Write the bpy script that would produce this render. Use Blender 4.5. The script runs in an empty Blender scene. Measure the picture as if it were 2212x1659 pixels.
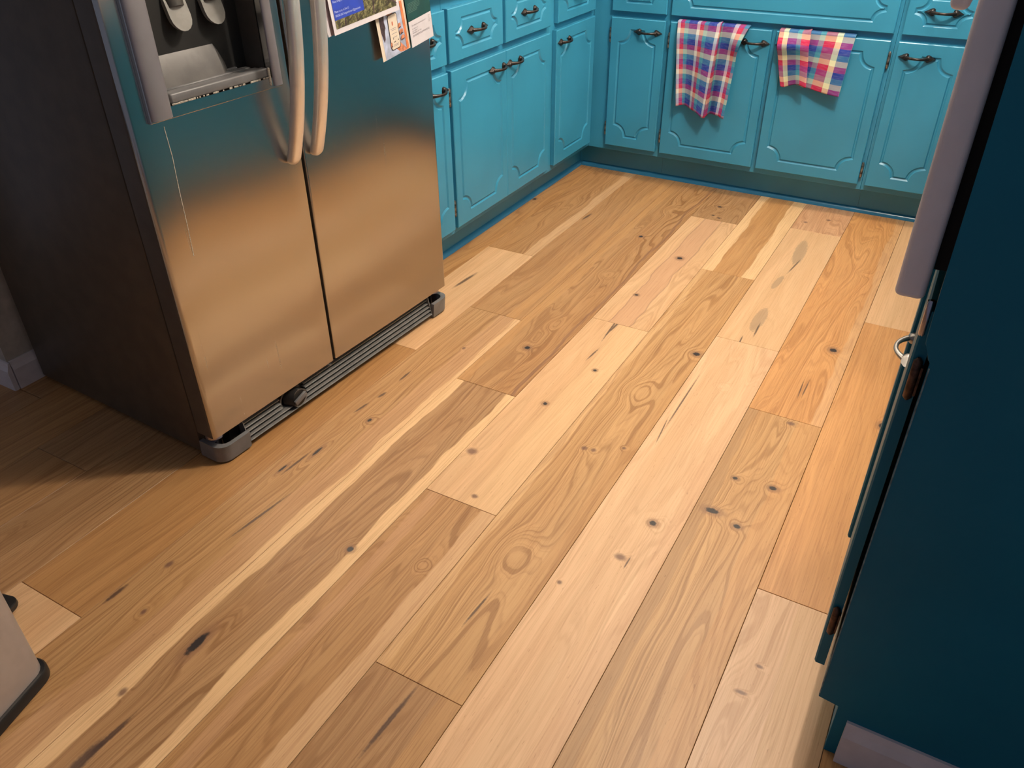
import bpy, bmesh, math, random
from mathutils import Vector, Matrix
random.seed(7)
SC = bpy.context.scene
COL = SC.collection

# ------------------------------------------------------------------ camera
F_PX = 1729.9
yaw, pit, rol = -0.52034, 0.59572, 0.0110
fwd = Vector((math.sin(yaw)*math.cos(pit), math.cos(yaw)*math.cos(pit), -math.sin(pit)))
r0 = Vector((math.cos(yaw), -math.sin(yaw), 0)); d0 = fwd.cross(r0)
rt = r0*math.cos(rol) + d0*math.sin(rol); dn = d0*math.cos(rol) - r0*math.sin(rol)
cam_d = bpy.data.cameras.new('camera'); cam = bpy.data.objects.new('camera', cam_d); COL.objects.link(cam)
cam_d.sensor_fit = 'HORIZONTAL'; cam_d.sensor_width = 36; cam_d.lens = F_PX/2212*36
cam_d.clip_start = 0.02
m = Matrix.Identity(4)
for i, v in enumerate((rt, -dn, -fwd)):
    for j in range(3): m[j][i] = v[j]
m.translation = (0, 0, 1.25)
cam.matrix_world = m
SC.camera = cam

# ------------------------------------------------------------------ light
w = bpy.data.worlds.new('dim_room'); SC.world = w; w.use_nodes = True
w.node_tree.nodes['Background'].inputs[0].default_value = (0.72, 0.78, 1.0, 1)
w.node_tree.nodes['Background'].inputs[1].default_value = 0.10
def lamp(name, loc, power, color, radius):
    d = bpy.data.lights.new(name, 'POINT'); d.energy = power; d.color = color; d.shadow_soft_size = radius
    o = bpy.data.objects.new(name, d); o.location = loc; COL.objects.link(o); return o
WARM = (1.0, 0.86, 0.71)
lamp('ceiling_lamp', (-0.17, 1.90, 2.30), 50, WARM, 0.04)
lamp('ceiling_lamp', (0.10, 2.02, 2.30), 24, WARM, 0.10)
lamp('ceiling_lamp', (-0.42, 3.00, 2.30), 27, WARM, 0.03)
lamp('ceiling_lamp', (-1.40, 2.85, 2.30), 10, WARM, 0.04)
SC.view_settings.view_transform = 'Standard'; SC.view_settings.look = 'None'
SC.view_settings.gamma = 1; SC.view_settings.use_curve_mapping = False
SC.view_settings.exposure = 0.70

# ------------------------------------------------------------------ node helpers
class NT:
    def __init__(s, name):
        s.m = bpy.data.materials.new(name); s.m.use_nodes = True
        s.t = s.m.node_tree; s.n = s.t.nodes; s.b = s.n['Principled BSDF']
        s.tc = None
    def link(s, a, b): s.t.links.new(a, b)
    def set(s, inp, v):
        if isinstance(v, bpy.types.NodeSocket): s.link(v, inp)
        else: inp.default_value = v
    def math(s, op, a, b=0.0, c=0.0, clamp=False):
        n = s.n.new('ShaderNodeMath'); n.operation = op; n.use_clamp = clamp
        for i, v in enumerate((a, b, c)): s.set(n.inputs[i], v)
        return n.outputs[0]
    def vmath(s, op, a, b=(0, 0, 0)):
        n = s.n.new('ShaderNodeVectorMath'); n.operation = op
        s.set(n.inputs[0], a)
        if op not in ('LENGTH', 'NORMALIZE'): s.set(n.inputs[1], b)
        return n.outputs['Value'] if op == 'LENGTH' else n.outputs[0]
    def coord(s, kind='Object'):
        if not s.tc: s.tc = s.n.new('ShaderNodeTexCoord')
        return s.tc.outputs[kind]
    def mapping(s, v, loc=(0, 0, 0), rot=(0, 0, 0), sc=(1, 1, 1), typ='TEXTURE'):
        n = s.n.new('ShaderNodeMapping'); n.vector_type = typ; s.link(v, n.inputs[0])
        n.inputs[1].default_value = loc; n.inputs[2].default_value = rot; n.inputs[3].default_value = sc
        return n.outputs[0]
    def noise(s, v, scale=1.0, detail=2.0, rough=0.5, dim='3D', wv=None):
        n = s.n.new('ShaderNodeTexNoise'); n.noise_dimensions = dim
        if v is not None and dim != '1D': s.link(v, n.inputs['Vector'])
        if wv is not None: s.link(wv, n.inputs['W'])
        n.inputs['Scale'].default_value = scale; n.inputs['Detail'].default_value = detail; n.inputs['Roughness'].default_value = rough
        return n.outputs[0]
    def ramp(s, f, a, b, lo=0.0, hi=1.0, mode='SMOOTHSTEP'):
        n = s.n.new('ShaderNodeMapRange'); n.interpolation_type = mode; n.clamp = True if mode == 'LINEAR' else n.clamp
        s.set(n.inputs[0], f)
        n.inputs[1].default_value = a; n.inputs[2].default_value = b; n.inputs[3].default_value = lo; n.inputs[4].default_value = hi
        return n.outputs[0]
    def mix(s, f, a, b, mode='MIX'):
        n = s.n.new('ShaderNodeMix'); n.data_type = 'RGBA'; n.blend_type = mode
        s.set(n.inputs[0], f)
        for inp, v in ((n.inputs[6], a), (n.inputs[7], b)):
            if isinstance(v, (tuple, list)): inp.default_value = (v[0], v[1], v[2], 1)
            else: s.link(v, inp)
        return n.outputs[2]
    def sep(s, v):
        n = s.n.new('ShaderNodeSeparateXYZ'); s.link(v, n.inputs[0]); return n.outputs
    def cramp(s, f, stops, const=True):
        n = s.n.new('ShaderNodeValToRGB'); cr = n.color_ramp; cr.interpolation = 'CONSTANT' if const else 'LINEAR'
        while len(cr.elements) < len(stops): cr.elements.new(0.5)
        for e, (p, c) in zip(cr.elements, stops): e.position = p; e.color = (*c, 1)
        s.link(f, n.inputs[0]); return n.outputs[0]
    def bump(s, h, strength=0.2, dist=0.001):
        n = s.n.new('ShaderNodeBump'); n.inputs['Strength'].default_value = strength; n.inputs['Distance'].default_value = dist
        s.link(h, n.inputs['Height']); s.link(n.outputs[0], s.b.inputs['Normal'])
    def out(s, color, rough=0.5, metal=0.0, spec=0.5, coat=0.0):
        s.set(s.b.inputs['Base Color'], (*color, 1) if isinstance(color, (tuple, list)) else color)
        s.set(s.b.inputs['Roughness'], rough); s.set(s.b.inputs['Metallic'], metal)
        s.b.inputs['Specular IOR Level'].default_value = spec
        s.b.inputs['Coat Weight'].default_value = coat
        return s.m

def lin(r, g, b):
    f = lambda c: (c/255/12.92 if c <= 10 else ((c/255+0.055)/1.055)**2.4)
    return (f(r), f(g), f(b))

def plain(name, color, rough=0.5, metal=0.0, var=0.12, scale=30, bump=0.0, spec=0.5, coat=0.0):
    t = NT(name); v = t.coord()
    n = t.noise(v, scale, 3)
    c = t.mix(t.ramp(n, 0.3, 0.7, 0, 1), tuple(k*(1-var) for k in color), tuple(min(1, k*(1+var)) for k in color))
    if bump: t.bump(t.noise(v, scale*8, 2), bump, 0.0006)
    return t.out(c, rough, metal, spec, coat)

TEAL = (0.042, 0.285, 0.465)
def paint(name, col=TEAL, rough=0.30):
    t = NT(name); v = t.coord()
    streak = t.noise(t.mapping(v, sc=(0.02, 0.02, 0.25)), 1, 2)
    big = t.noise(v, 3.5, 2)
    c = t.mix(t.ramp(big, 0.3, 0.7), tuple(k*0.93 for k in col), tuple(k*1.06 for k in col))
    t.bump(streak, 0.10, 0.002)
    return t.out(c, rough, 0, 0.5)
M = {}
M['teal'] = paint('teal_paint')
M['teal_shoe'] = paint('teal_shoe_toplit', (0.032, 0.19, 0.36), 0.25)  # same teal paint; bluer cast of the light from above put into colour
M['teal_shaded'] = paint('teal_paint_shaded', (0.003, 0.145, 0.235), 0.45)  # cabinet teal with the shade on the oven tower put into its colour
M['teal_shaded'].node_tree.nodes['Principled BSDF'].inputs['Specular IOR Level'].default_value = 0.25
M['wall'] = plain('wall_paint', (0.45, 0.42, 0.38), 0.7, bump=0.15)
M['ceiling'] = plain('ceiling_paint', (0.55, 0.53, 0.50), 0.8)
M['white_trim'] = plain('white_trim_paint', (0.66, 0.62, 0.66), 0.45, var=0.05)
M['counter'] = plain('counter_laminate', (0.55, 0.52, 0.47), 0.35, scale=80)
M['bronze'] = plain('aged_bronze', (0.036, 0.031, 0.030), 0.32, 0.7, var=0.5, scale=120)
M['nickel'] = plain('brushed_nickel', (0.34, 0.33, 0.32), 0.35, 0.8)
M['hinge'] = plain('worn_hinge_metal', (0.25, 0.23, 0.21), 0.35, 0.8, var=0.85, scale=90)
M['hinge_dark'] = plain('rusty_hinge_metal', (0.09, 0.045, 0.03), 0.45, 0.6, var=0.6, scale=90)
M['case'] = plain('fridge_case_paint', (0.078, 0.060, 0.043), 0.42, 0.0, scale=20, bump=0.25)
M['black'] = plain('black_plastic', (0.012, 0.011, 0.011), 0.4)
M['gasket'] = plain('black_gasket', (0.006, 0.006, 0.006), 0.7)
M['grey_plastic'] = plain('grey_plastic', (0.15, 0.15, 0.155), 0.42, bump=0.15)
M['slat'] = plain('grille_grey_plastic', (0.165, 0.16, 0.155), 0.4)
M['recess'] = plain('dispenser_recess_plastic', (0.06, 0.054, 0.048), 0.5)
M['apron'] = plain('dispenser_apron_plastic', (0.115, 0.11, 0.107), 0.42)
M['paddle'] = plain('paddle_plastic', (0.235, 0.23, 0.215), 0.4)
M['residue'] = plain('mineral_residue', (0.42, 0.39, 0.33), 0.8, var=0.3, scale=300)
M['oven_white'] = plain('white_enamel', (0.74, 0.71, 0.77), 0.40, var=0.03)
M['chrome'] = plain('chrome_trim', (0.45, 0.42, 0.50), 0.18, 1.0)
M['foam'] = plain('tan_foam', (0.40, 0.26, 0.17), 0.8, var=0.3, scale=150)
M['can'] = plain('satin_can_metal', (0.46, 0.43, 0.42), 0.42, 0.55, var=0.04)
M['paper'] = plain('white_paper', (0.58, 0.56, 0.61), 0.6, var=0.03)
M['paper_pink'] = plain('aged_envelope_paper', (0.36, 0.28, 0.30), 0.7, var=0.06)
M['paper_cream'] = plain('cream_card', (0.64, 0.56, 0.46), 0.55, var=0.03)
M['ink_green'] = plain('dark_green_card', (0.010, 0.060, 0.058), 0.45, var=0.1)
M['ink_blue'] = plain('blue_print', (0.02, 0.055, 0.42), 0.45, var=0.1)
M['ink_pale'] = plain('pale_blue_ink', (0.48, 0.56, 0.90), 0.5)
M['ink_grey'] = plain('grey_ink', (0.22, 0.21, 0.24), 0.6)
M['ink_dark'] = plain('dark_ink', (0.03, 0.028, 0.03), 0.6)
M['ink_mint'] = plain('mint_ink', (0.17, 0.30, 0.26), 0.6)
M['skin_print'] = plain('skin_print', (0.50, 0.19, 0.10), 0.5, var=0.35, scale=120)
M['orange_print'] = plain('orange_print', (0.62, 0.20, 0.08), 0.5, var=0.2, scale=60)
M['shirt_print'] = plain('shirt_print', (0.40, 0.45, 0.60), 0.5, var=0.25, scale=40)
M['hair_print'] = plain('hair_print', (0.06, 0.035, 0.045), 0.5, var=0.5, scale=120)
M['logo_print'] = plain('logo_print', (0.50, 0.16, 0.10), 0.5)
def forest():
    t = NT('forest_photo_print'); v = t.coord('Generated')
    tr = t.noise(t.mapping(v, sc=(0.022, 0.3, 0.3)), 1, 4, 0.6)
    lf = t.noise(v, 26, 4, 0.7)
    c = t.mix(t.ramp(lf, 0.40, 0.66), (0.045, 0.045, 0.018), (0.27, 0.25, 0.12))
    c = t.mix(t.ramp(tr, 0.50, 0.60, 0, 0.9), c, (0.030, 0.022, 0.016))
    return t.out(c, 0.4)
M['forest'] = forest()

def steel(name, col=(0.52, 0.505, 0.49), rough=0.22, aniso=0.7, rot=0.0):
    t = NT(name); v = t.coord()
    hz = t.noise(t.mapping(v, sc=(0.002, 0.15, 0.0008)), 1, 2)
    drip = t.noise(t.mapping(v, sc=(0.05, 0.020, 0.40)), 1, 4, 0.6)
    dm = t.ramp(drip, 0.60, 0.82, 0, 1)
    c = t.mix(t.math('MULTIPLY', dm, 0.15), col, (0.62, 0.60, 0.58))
    rg = t.math('MULTIPLY_ADD', dm, 0.10, t.math('MULTIPLY_ADD', hz, 0.06, rough-0.03))
    tg = t.n.new('ShaderNodeTangent'); tg.direction_type = 'RADIAL'; tg.axis = 'Z'
    t.link(tg.outputs[0], t.b.inputs['Tangent'])
    t.b.inputs['Anisotropic'].default_value = aniso; t.b.inputs['Anisotropic Rotation'].default_value = rot
    return t.out(c, rg, 1.0)
M['steel'] = steel('brushed_steel')
M['bezel'] = plain('grey_bezel_metal', (0.30, 0.28, 0.30), 0.36, 0.6, var=0.03)
M['handle_steel'] = plain('satin_handle_metal', (0.84, 0.79, 0.74), 0.33, 0.75, var=0.03)

# ------------------------------------------------------------------ mesh helpers
def link_mesh(name, bm, mat, parent=None, loc=(0, 0, 0), rotz=0.0, smooth=None, mats=None):
    bmesh.ops.recalc_face_normals(bm, faces=bm.faces)
    me = bpy.data.meshes.new(name); bm.to_mesh(me); bm.free()
    for mm in (mats or [mat]): me.materials.append(mm)
    o = bpy.data.objects.new(name, me); COL.objects.link(o)
    o.location = loc; o.rotation_euler = (0, 0, rotz)
    if parent is not None: o.parent = parent
    if smooth:
        for p in me.polygons: p.use_smooth = True
        me.set_sharp_from_angle(angle=math.radians(smooth))
    return o
def add_box(bm, a, b, bev=0.0, seg=1):
    v = [bm.verts.new((x, y, z)) for x in (a[0], b[0]) for y in (a[1], b[1]) for z in (a[2], b[2])]
    fs = []
    for q in ((0, 1, 3, 2), (4, 6, 7, 5), (0, 4, 5, 1), (2, 3, 7, 6), (0, 2, 6, 4), (1, 5, 7, 3)):
        fs.append(bm.faces.new([v[i] for i in q]))
    if bev:
        es = list({e for f in fs for e in f.edges})
        bmesh.ops.bevel(bm, geom=es, offset=bev, segments=seg, profile=0.5, affect='EDGES')
    return v
def box(name, a, b, mat, parent=None, bev=0.0, seg=1, **k):
    bm = bmesh.new(); add_box(bm, a, b, bev, seg); return link_mesh(name, bm, mat, parent, **k)
def add_tube(bm, pts, radii, seg=10, flat=None):
    """sweep a round (or squashed) section along points; flat=(axis vector, scale)"""
    rings = []
    n = len(pts)
    for i, p in enumerate(pts):
        p = Vector(p); t = (Vector(pts[min(i+1, n-1)])-Vector(pts[max(i-1, 0)])).normalized()
        ref = Vector((0, 0, 1)) if abs(t.z) < 0.9 else Vector((0, 1, 0))
        a = t.cross(ref).normalized(); b = t.cross(a).normalized()
        ring = []
        for k in range(seg):
            an = 2*math.pi*k/seg
            off = (a*math.cos(an)+b*math.sin(an))*radii[i]
            ring.append(bm.verts.new(p+off))
        rings.append(ring)
    for i in range(n-1):
        for k in range(seg):
            bm.faces.new((rings[i][k], rings[i][(k+1) % seg], rings[i+1][(k+1) % seg], rings[i+1][k]))
    bm.faces.new(rings[0]); bm.faces.new(rings[-1][::-1])
def add_prism(bm, prof, axis, lo, hi):
    """prof: list of (a,b) in the plane normal to axis"""
    def P(a, b, c): return {'x': (c, a, b), 'y': (a, c, b), 'z': (a, b, c)}[axis]
    A = [bm.verts.new(P(a, b, lo)) for a, b in prof]; B = [bm.verts.new(P(a, b, hi)) for a, b in prof]
    n = len(prof)
    for i in range(n): bm.faces.new((A[i], A[(i+1) % n], B[(i+1) % n], B[i]))
    bm.faces.new(A[::-1]); bm.faces.new(B)
def empty(name, loc, rotz=0.0):
    o = bpy.data.objects.new(name, None); o.empty_display_size = 0.1; COL.objects.link(o)
    o.location = loc; o.rotation_euler = (0, 0, rotz); return o
def tag(o, label=None, cat=None, group=None, kind=None):
    for k, v in (('label', label), ('category', cat), ('group', group), ('kind', kind)):
        if v: o[k] = v
    return o
def struct(o, label=None): 
    o['kind'] = 'structure'
    if label: o['label'] = label
    return o

# ------------------------------------------------------------------ room shell
floor = struct(box('floor', (-3.0, -0.9, -0.06), (0.80, 3.93, -0.017), plain('subfloor', (0.05, 0.03, 0.02), 0.9)), 'wide-plank hickory kitchen floor')
struct(box('ceiling', (-3.0, -0.9, 2.44), (0.80, 4.05, 2.52), M['ceiling']))
struct(box('wall_left', (-3.0, 0.921, -0.017), (-2.117, 3.93, 2.44), M['wall']))
struct(box('wall_back', (-3.0, 3.93, -0.017), (0.80, 4.05, 2.44), M['wall']))
struct(box('wall_right', (0.72, 0.915, -0.017), (0.80, 3.93, 2.44), M['wall']))
def baseboard(name, axis, lo, hi, at, sgn, h, t, mat):
    """profile board against a wall plane; axis = run direction"""
    pr = [(0, 0), (sgn*t, 0), (sgn*t, h*0.72), (sgn*t*0.62, h*0.86), (sgn*t*0.35, h), (0, h)]
    bm = bmesh.new()
    if axis == 'y': add_prism(bm, [(at+a, b) for a, b in pr], 'y', lo, hi)
    else: add_prism(bm, [(at+a, b) for a, b in pr], 'x', lo, hi)
    return struct(link_mesh(name, bm, mat))
baseboard('baseboard_left', 'y', 0.924, 1.86, -2.117, 1, 0.085, 0.013, M['white_trim'])
baseboard('baseboard_near', 'x', -3.0, -2.106, 0.921, -1, 0.085, 0.013, M['white_trim'])
baseboard('baseboard_right', 'x', 0.084, 0.72, 0.909, -1, 0.094, 0.014, M['white_trim'])

# ------------------------------------------------------------------ hickory planks (parts of the floor)
E0, PW = -1.4455, 0.189
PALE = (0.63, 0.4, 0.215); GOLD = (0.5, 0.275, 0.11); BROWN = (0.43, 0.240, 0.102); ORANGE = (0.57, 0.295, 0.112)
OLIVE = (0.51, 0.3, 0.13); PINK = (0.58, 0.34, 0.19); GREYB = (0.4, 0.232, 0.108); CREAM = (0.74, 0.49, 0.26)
DARK = (0.055, 0.030, 0.025); BLACK = (0.020, 0.018, 0.020); MAUVE = (0.20, 0.095, 0.060)
def wood(name, base, seed, rings=0.5, freq=70.0, wob=0.05, bands=(), marks=(), fibre=0.55):
    t = NT(name); P = t.coord(); rnd = random.Random(seed)
    off = (rnd.uniform(-20, 20), rnd.uniform(-20, 20), rnd.uniform(-20, 20))
    Q = t.mapping(P, loc=off, typ='POINT')
    xyz = t.sep(P)
    dark = tuple(a*b for a, b in zip(base, (0.62, 0.52, 0.44)))
    lite = tuple(min(1, a*b) for a, b in zip(base, (1.13, 1.14, 1.17)))
    lo = t.noise(t.mapping(Q, sc=(0.12, 1.0, 1), typ='TEXTURE'), 1.0, 2.0, 0.45)
    fld = t.math('MULTIPLY_ADD', t.math('SUBTRACT', lo, 0.5), wob*4.2, xyz[0])
    med = t.noise(t.mapping(Q, sc=(0.03, 0.20, 1)), 1.0, 3.0, 0.55)
    fld = t.math('MULTIPLY_ADD', t.math('SUBTRACT', med, 0.5), 0.012, fld)
    dist = []
    for (u, v, k, ru, rv, ang) in marks:
        d = t.vmath('LENGTH', t.mapping(P, loc=(u, v, 0), rot=(0, 0, ang), sc=(ru, rv, 1)))
        dist.append(d)
        if k in 'kbs':
            amp = {'k': 0.034, 'b': 0.016, 's': 0.055}[k]
            fld = t.math('ADD', fld, t.ramp(d, 0.0, 4.6 if k != 's' else 2.8, amp, 0.0, 'SMOOTHERSTEP'))
    r = t.noise(None, 1.0, 2.0, 0.6, '1D', t.math('MULTIPLY', fld, freq))
    r2 = t.noise(None, 1.0, 1.0, 0.5, '1D', t.math('MULTIPLY_ADD', fld, freq*0.28, 7.3))
    band = t.ramp(r, 0.44, 0.66)
    col = t.mix(t.ramp(r2, 0.35, 0.68), base, lite)
    col = t.mix(t.math('MULTIPLY', band, rings), col, dark)
    fine = t.noise(t.mapping(Q, sc=(0.0030, 0.16, 1)), 1.0, 4.0, 0.65)
    tick = t.noise(t.mapping(Q, sc=(0.0022, 0.018, 1)), 1.0, 1.0, 0.5)
    hue = t.noise(t.mapping(Q, sc=(0.06, 0.5, 1)), 1.0, 2.0)
    col = t.mix(t.ramp(hue, 0.35, 0.7, 0, 0.30), col, tuple(a*b for a, b in zip(base, (0.86, 0.74, 0.62))))
    # sapwood / heartwood bands with a wandering edge
    wv = t.math('MULTIPLY', t.math('SUBTRACT', t.noise(t.mapping(Q, sc=(0.5, 0.25, 1)), 1.0, 3.0), 0.5), 0.05)
    for (a, b, c, amt) in bands:
        x = t.math('ADD', xyz[0], wv)
        mk = t.math('MULTIPLY', t.ramp(x, a-0.002, a+0.002), t.ramp(x, b-0.002, b+0.002, 1, 0))
        col = t.mix(t.math('MULTIPLY', mk, amt), col, c)
    col = t.mix(t.ramp(fine, 0.40, 0.72, 0, fibre), col, t.mix(1.0, col, (0.66, 0.56, 0.50), 'MULTIPLY'))
    col = t.mix(t.ramp(tick, 0.70, 0.80, 0, 0.45), col, t.mix(1.0, col, (0.50, 0.38, 0.32), 'MULTIPLY'))
    wob2 = t.math('MULTIPLY', t.math('SUBTRACT', t.noise(Q, 160, 2), 0.5), 0.55)
    for (u, v, k, ru, rv, ang), d in zip(marks, dist):
        dd = t.math('ADD', d, wob2)
        if k == 'k':
            col = t.mix(t.ramp(dd, 0.9, 2.1, 0.45, 0), col, MAUVE)
            col = t.mix(t.ramp(dd, 0.55, 0.95, 0.96, 0), col, BLACK)
            col = t.mix(t.math('MULTIPLY', t.ramp(dd, 0.95, 1.15), t.ramp(dd, 1.2, 1.5, 0.35, 0)), col, (0.30, 0.16, 0.07))
        elif k == 'b':
            col = t.mix(t.ramp(dd, 0.5, 2.0, 0.80, 0), col, (0.13, 0.06, 0.045))
        elif k == 's':
            col = t.mix(t.ramp(dd, 0.2, 0.9, 0.45, 0), col, lite)
        elif k == 'd':
            col = t.mix(t.ramp(dd, 0.45, 1.25, 0.82, 0), col, DARK)
        elif k == 'g':
            col = t.mix(t.ramp(dd, 0.80, 1.05, 0.55, 0), col, (0.28, 0.20, 0.125))
    t.bump(fine, 0.06, 0.0008)
    rg = t.ramp(fine, 0.3, 0.7, 0.36, 0.46, 'LINEAR')
    return t.out(col, rg, 0, 0.42)

MARKS = {
 -1: [(0.118, 2.856, 'k', 0.01, 0.012)],
 0: [(0.074, 2.078, 'd', 0.007, 0.07)],
 1: [(0.12, 1.697, 'b', 0.004, 0.005), (0.096, 1.274, 'k', 0.006, 0.01), (0.062, 1.108, 'k', 0.005, 0.025), (0.047, 1.049, 'd', 0.004, 0.05), (0.054, 1.383, 'd', 0.005, 0.018), (0.054, 1.49, 'd', 0.004, 0.03), (0.042, 1.31, 'd', 0.004, 0.03), (0.032, 1.017, 'k', 0.004, 0.02), (0.102, 0.867, 'd', 0.004, 0.09), (0.04, 0.667, 'b', 0.005, 0.008), (0.009, 0.559, 'd', 0.006, 0.03), (0.096, 0.555, 'b', 0.004, 0.006), (0.015, 2.786, 'd', 0.006, 0.04)],
 2: [(0.096, 1.79, 'k', 0.01, 0.012), (0.09, 2.707, 'k', 0.01, 0.01), (0.097, 2.348, 's', 0.016, 0.022), (0.099, 1.952, 's', 0.012, 0.03), (0.101, 3.005, 's', 0.02, 0.03), (0.157, 0.886, 'k', 0.009, 0.01), (0.058, 0.553, 'k', 0.011, 0.035), (0.023, 0.414, 'b', 0.005, 0.007), (0.073, 0.297, 'd', 0.012, 0.05), (0.077, 0.347, 'd', 0.006, 0.05)],
 3: [(0.073, 3.137, 'k', 0.01, 0.008), (0.076, 3.038, 'k', 0.008, 0.006), (0.105, 3.021, 'k', 0.008, 0.005), (0.095, 2.593, 'k', 0.012, 0.013), (0.065, 2.257, 'k', 0.008, 0.008), (0.085, 2.031, 'd', 0.004, 0.06), (0.08, 2.006, 'd', 0.003, 0.08), (0.093, 1.85, 'd', 0.003, 0.04), (0.135, 1.774, 'k', 0.007, 0.007), (0.086, 1.561, 'k', 0.008, 0.008), (0.021, 1.294, 'b', 0.01, 0.009), (0.113, 1.157, 'b', 0.006, 0.005), (0.131, 0.922, 's', 0.012, 0.012)],
 4: [(0.171, 1.996, 'k', 0.014, 0.012), (0.089, 1.733, 's', 0.028, 0.035), (0.07, 1.439, 'b', 0.006, 0.006), (0.093, 1.443, 'b', 0.005, 0.006), (0.095, 1.047, 's', 0.03, 0.04), (0.1, 0.88, 'd', 0.003, 0.05), (0.156, 1.486, 'b', 0.004, 0.004), (0.095, 0.60, 'd', 0.005, 0.08)],
 5: [(0.026, 1.752, 'd', 0.0025, 0.14), (0.024, 1.6, 'd', 0.002, 0.06), (0.126, 1.272, 'k', 0.01, 0.01), (0.103, 1.144, 'b', 0.009, 0.007), (0.022, 1.02, 'b', 0.004, 0.004), (0.098, 1.867, 's', 0.012, 0.012), (0.084, 2.849, 'g', 0.022, 0.12), (0.073, 2.57, 'g', 0.012, 0.06), (0.087, 2.287, 'g', 0.02, 0.09), (0.093, 2.723, 'd', 0.003, 0.07), (0.098, 2.221, 'd', 0.003, 0.05), (0.072, 2.135, 'd', 0.0025, 0.03), (0.114, 3.202, 'b', 0.007, 0.006), (0.038, 3.14, 'b', 0.006, 0.006), (0.122, 1.137, 'd', 0.002, 0.02)],
 6: [(0.138, 2.208, 'k', 0.013, 0.014), (0.127, 2.773, 's', 0.014, 0.02), (0.052, 1.508, 'k', 0.008, 0.007), (0.139, 1.515, 'k', 0.011, 0.009), (0.039, 1.374, 'k', 0.02, 0.011), (0.102, 1.352, 'k', 0.01, 0.008), (0.115, 1.787, 'b', 0.008, 0.006), (0.112, 1.966, 'd', 0.002, 0.05), (0.101, 1.96, 'd', 0.002, 0.05)],
 7: [(0.132, 1.889, 'k', 0.01, 0.016), (0.053, 1.017, 'b', 0.005, 0.003), (0.039, 0.948, 'b', 0.008, 0.003)],
}
YB = 3.352
C = CREAM
# row: list of (far end y of board, base colour, ring strength, ring frequency, wobble, bands); boards run from the near edge outwards
ROWS = {
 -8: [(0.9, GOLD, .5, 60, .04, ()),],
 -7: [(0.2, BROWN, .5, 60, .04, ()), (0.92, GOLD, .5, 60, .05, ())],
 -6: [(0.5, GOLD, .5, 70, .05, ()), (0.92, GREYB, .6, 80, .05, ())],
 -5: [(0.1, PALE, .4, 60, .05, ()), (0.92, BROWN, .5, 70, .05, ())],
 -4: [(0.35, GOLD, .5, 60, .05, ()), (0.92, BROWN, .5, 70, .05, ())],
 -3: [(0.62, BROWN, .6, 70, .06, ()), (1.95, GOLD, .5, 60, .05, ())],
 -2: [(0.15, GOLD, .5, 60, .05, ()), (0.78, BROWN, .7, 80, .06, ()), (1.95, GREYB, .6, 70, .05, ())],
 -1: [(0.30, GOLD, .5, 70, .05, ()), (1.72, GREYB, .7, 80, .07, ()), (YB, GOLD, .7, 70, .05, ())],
 0: [(0.486, PALE, .35, 60, .05, ()), (1.62, (0.42, 0.225, 0.088), .45, 60, .04, ()), (2.357, PALE, .25, 40, .05, ()), (YB, BROWN, .75, 75, .10, ((.150, .20, PALE, .7),))],  # second board's colour darkened to stand in for shade on the near-left floor
 1: [(0.02, GOLD, .5, 60, .05, ()), (1.925, (0.45, 0.262, 0.115), .70, 120, .05, ((.120, .20, PINK, .35), (.176, .20, CREAM, .75))), (YB, BROWN, .60, 60, .07, ((.140, .172, GOLD, .8),))],  # second board also has the near-left shade worked into its colour
 2: [(0.18, BROWN, .6, 70, .05, ()), (1.551, GREYB, .75, 95, .05, ((-.02, .026, CREAM, .95), (.160, .22, CREAM, .97))), (YB, BROWN, .80, 80, .09, ((-.03, .030, GOLD, .8), (.168, .178, MAUVE, .55)))],
 3: [(1.125, BROWN, .70, 85, .10, ((.150, .20, PALE, .8), (.020, .05, PINK, .4))), (2.049, PALE, .22, 45, .07, ((.100, .20, CREAM, .45),)), (2.991, PALE, .35, 50, .09, ((.055, .125, PINK, .9), (.125, .129, MAUVE, .5), (.055, .058, MAUVE, .5))), (YB, GREYB, .75, 80, .10, ())],
 4: [(0.685, GREYB, .65, 80, .06, ((.150, .20, GOLD, .6),)), (2.549, OLIVE, .80, 75, .08, ((.165, .20, GOLD, .5), (.0, .02, CREAM, .4))), (YB, GOLD, .45, 55, .07, ((-.03, .035, CREAM, .95), (.140, .20, CREAM, .95)))],
 5: [(0.05, GOLD, .5, 60, .05, ()), (2.124, (0.67, 0.435, 0.25), .30, 50, .08, ((.155, .20, PINK, .4),)), (3.057, PALE, .18, 40, .06, ()), (YB, PINK, .55, 60, .11, ())],
 6: [(0.30, PALE, .5, 60, .05, ()), (1.806, OLIVE, .70, 75, .10, ((-.02, .03, GREYB, .75), (.135, .20, ORANGE, .5))), (YB, ORANGE, .60, 60, .11, ((.165, .20, PALE, .5),))],
 7: [(1.200, (0.66, 0.43, 0.26), .50, 60, .10, ((.09, .20, PALE, .6),)), (2.427, ORANGE, .30, 60, .06, ()), (YB, PALE, .12, 40, .05, ())],
 8: [(1.45, GOLD, .5, 60, .05, ()), (2.7, PALE, .5, 60, .05, ()), (YB, GOLD, .5, 60, .05, ())],
 9: [(0.92, BROWN, .5, 60, .05, ())],
 10: [(0.70, GOLD, .5, 60, .05, ()), (0.92, BROWN, .5, 60, .05, ())],
 11: [(0.92, BROWN, .5, 60, .05, ())],
}
GAP = 0.0005
bm = bmesh.new(); add_box(bm, (-2.1168, 0.9215, -0.0165), (-2.0130, 1.95, 0.0), 0.0007)
link_mesh('plank', bm, wood('hickory_wall_strip', BROWN, 77, .5, 70, .05), floor)
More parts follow.
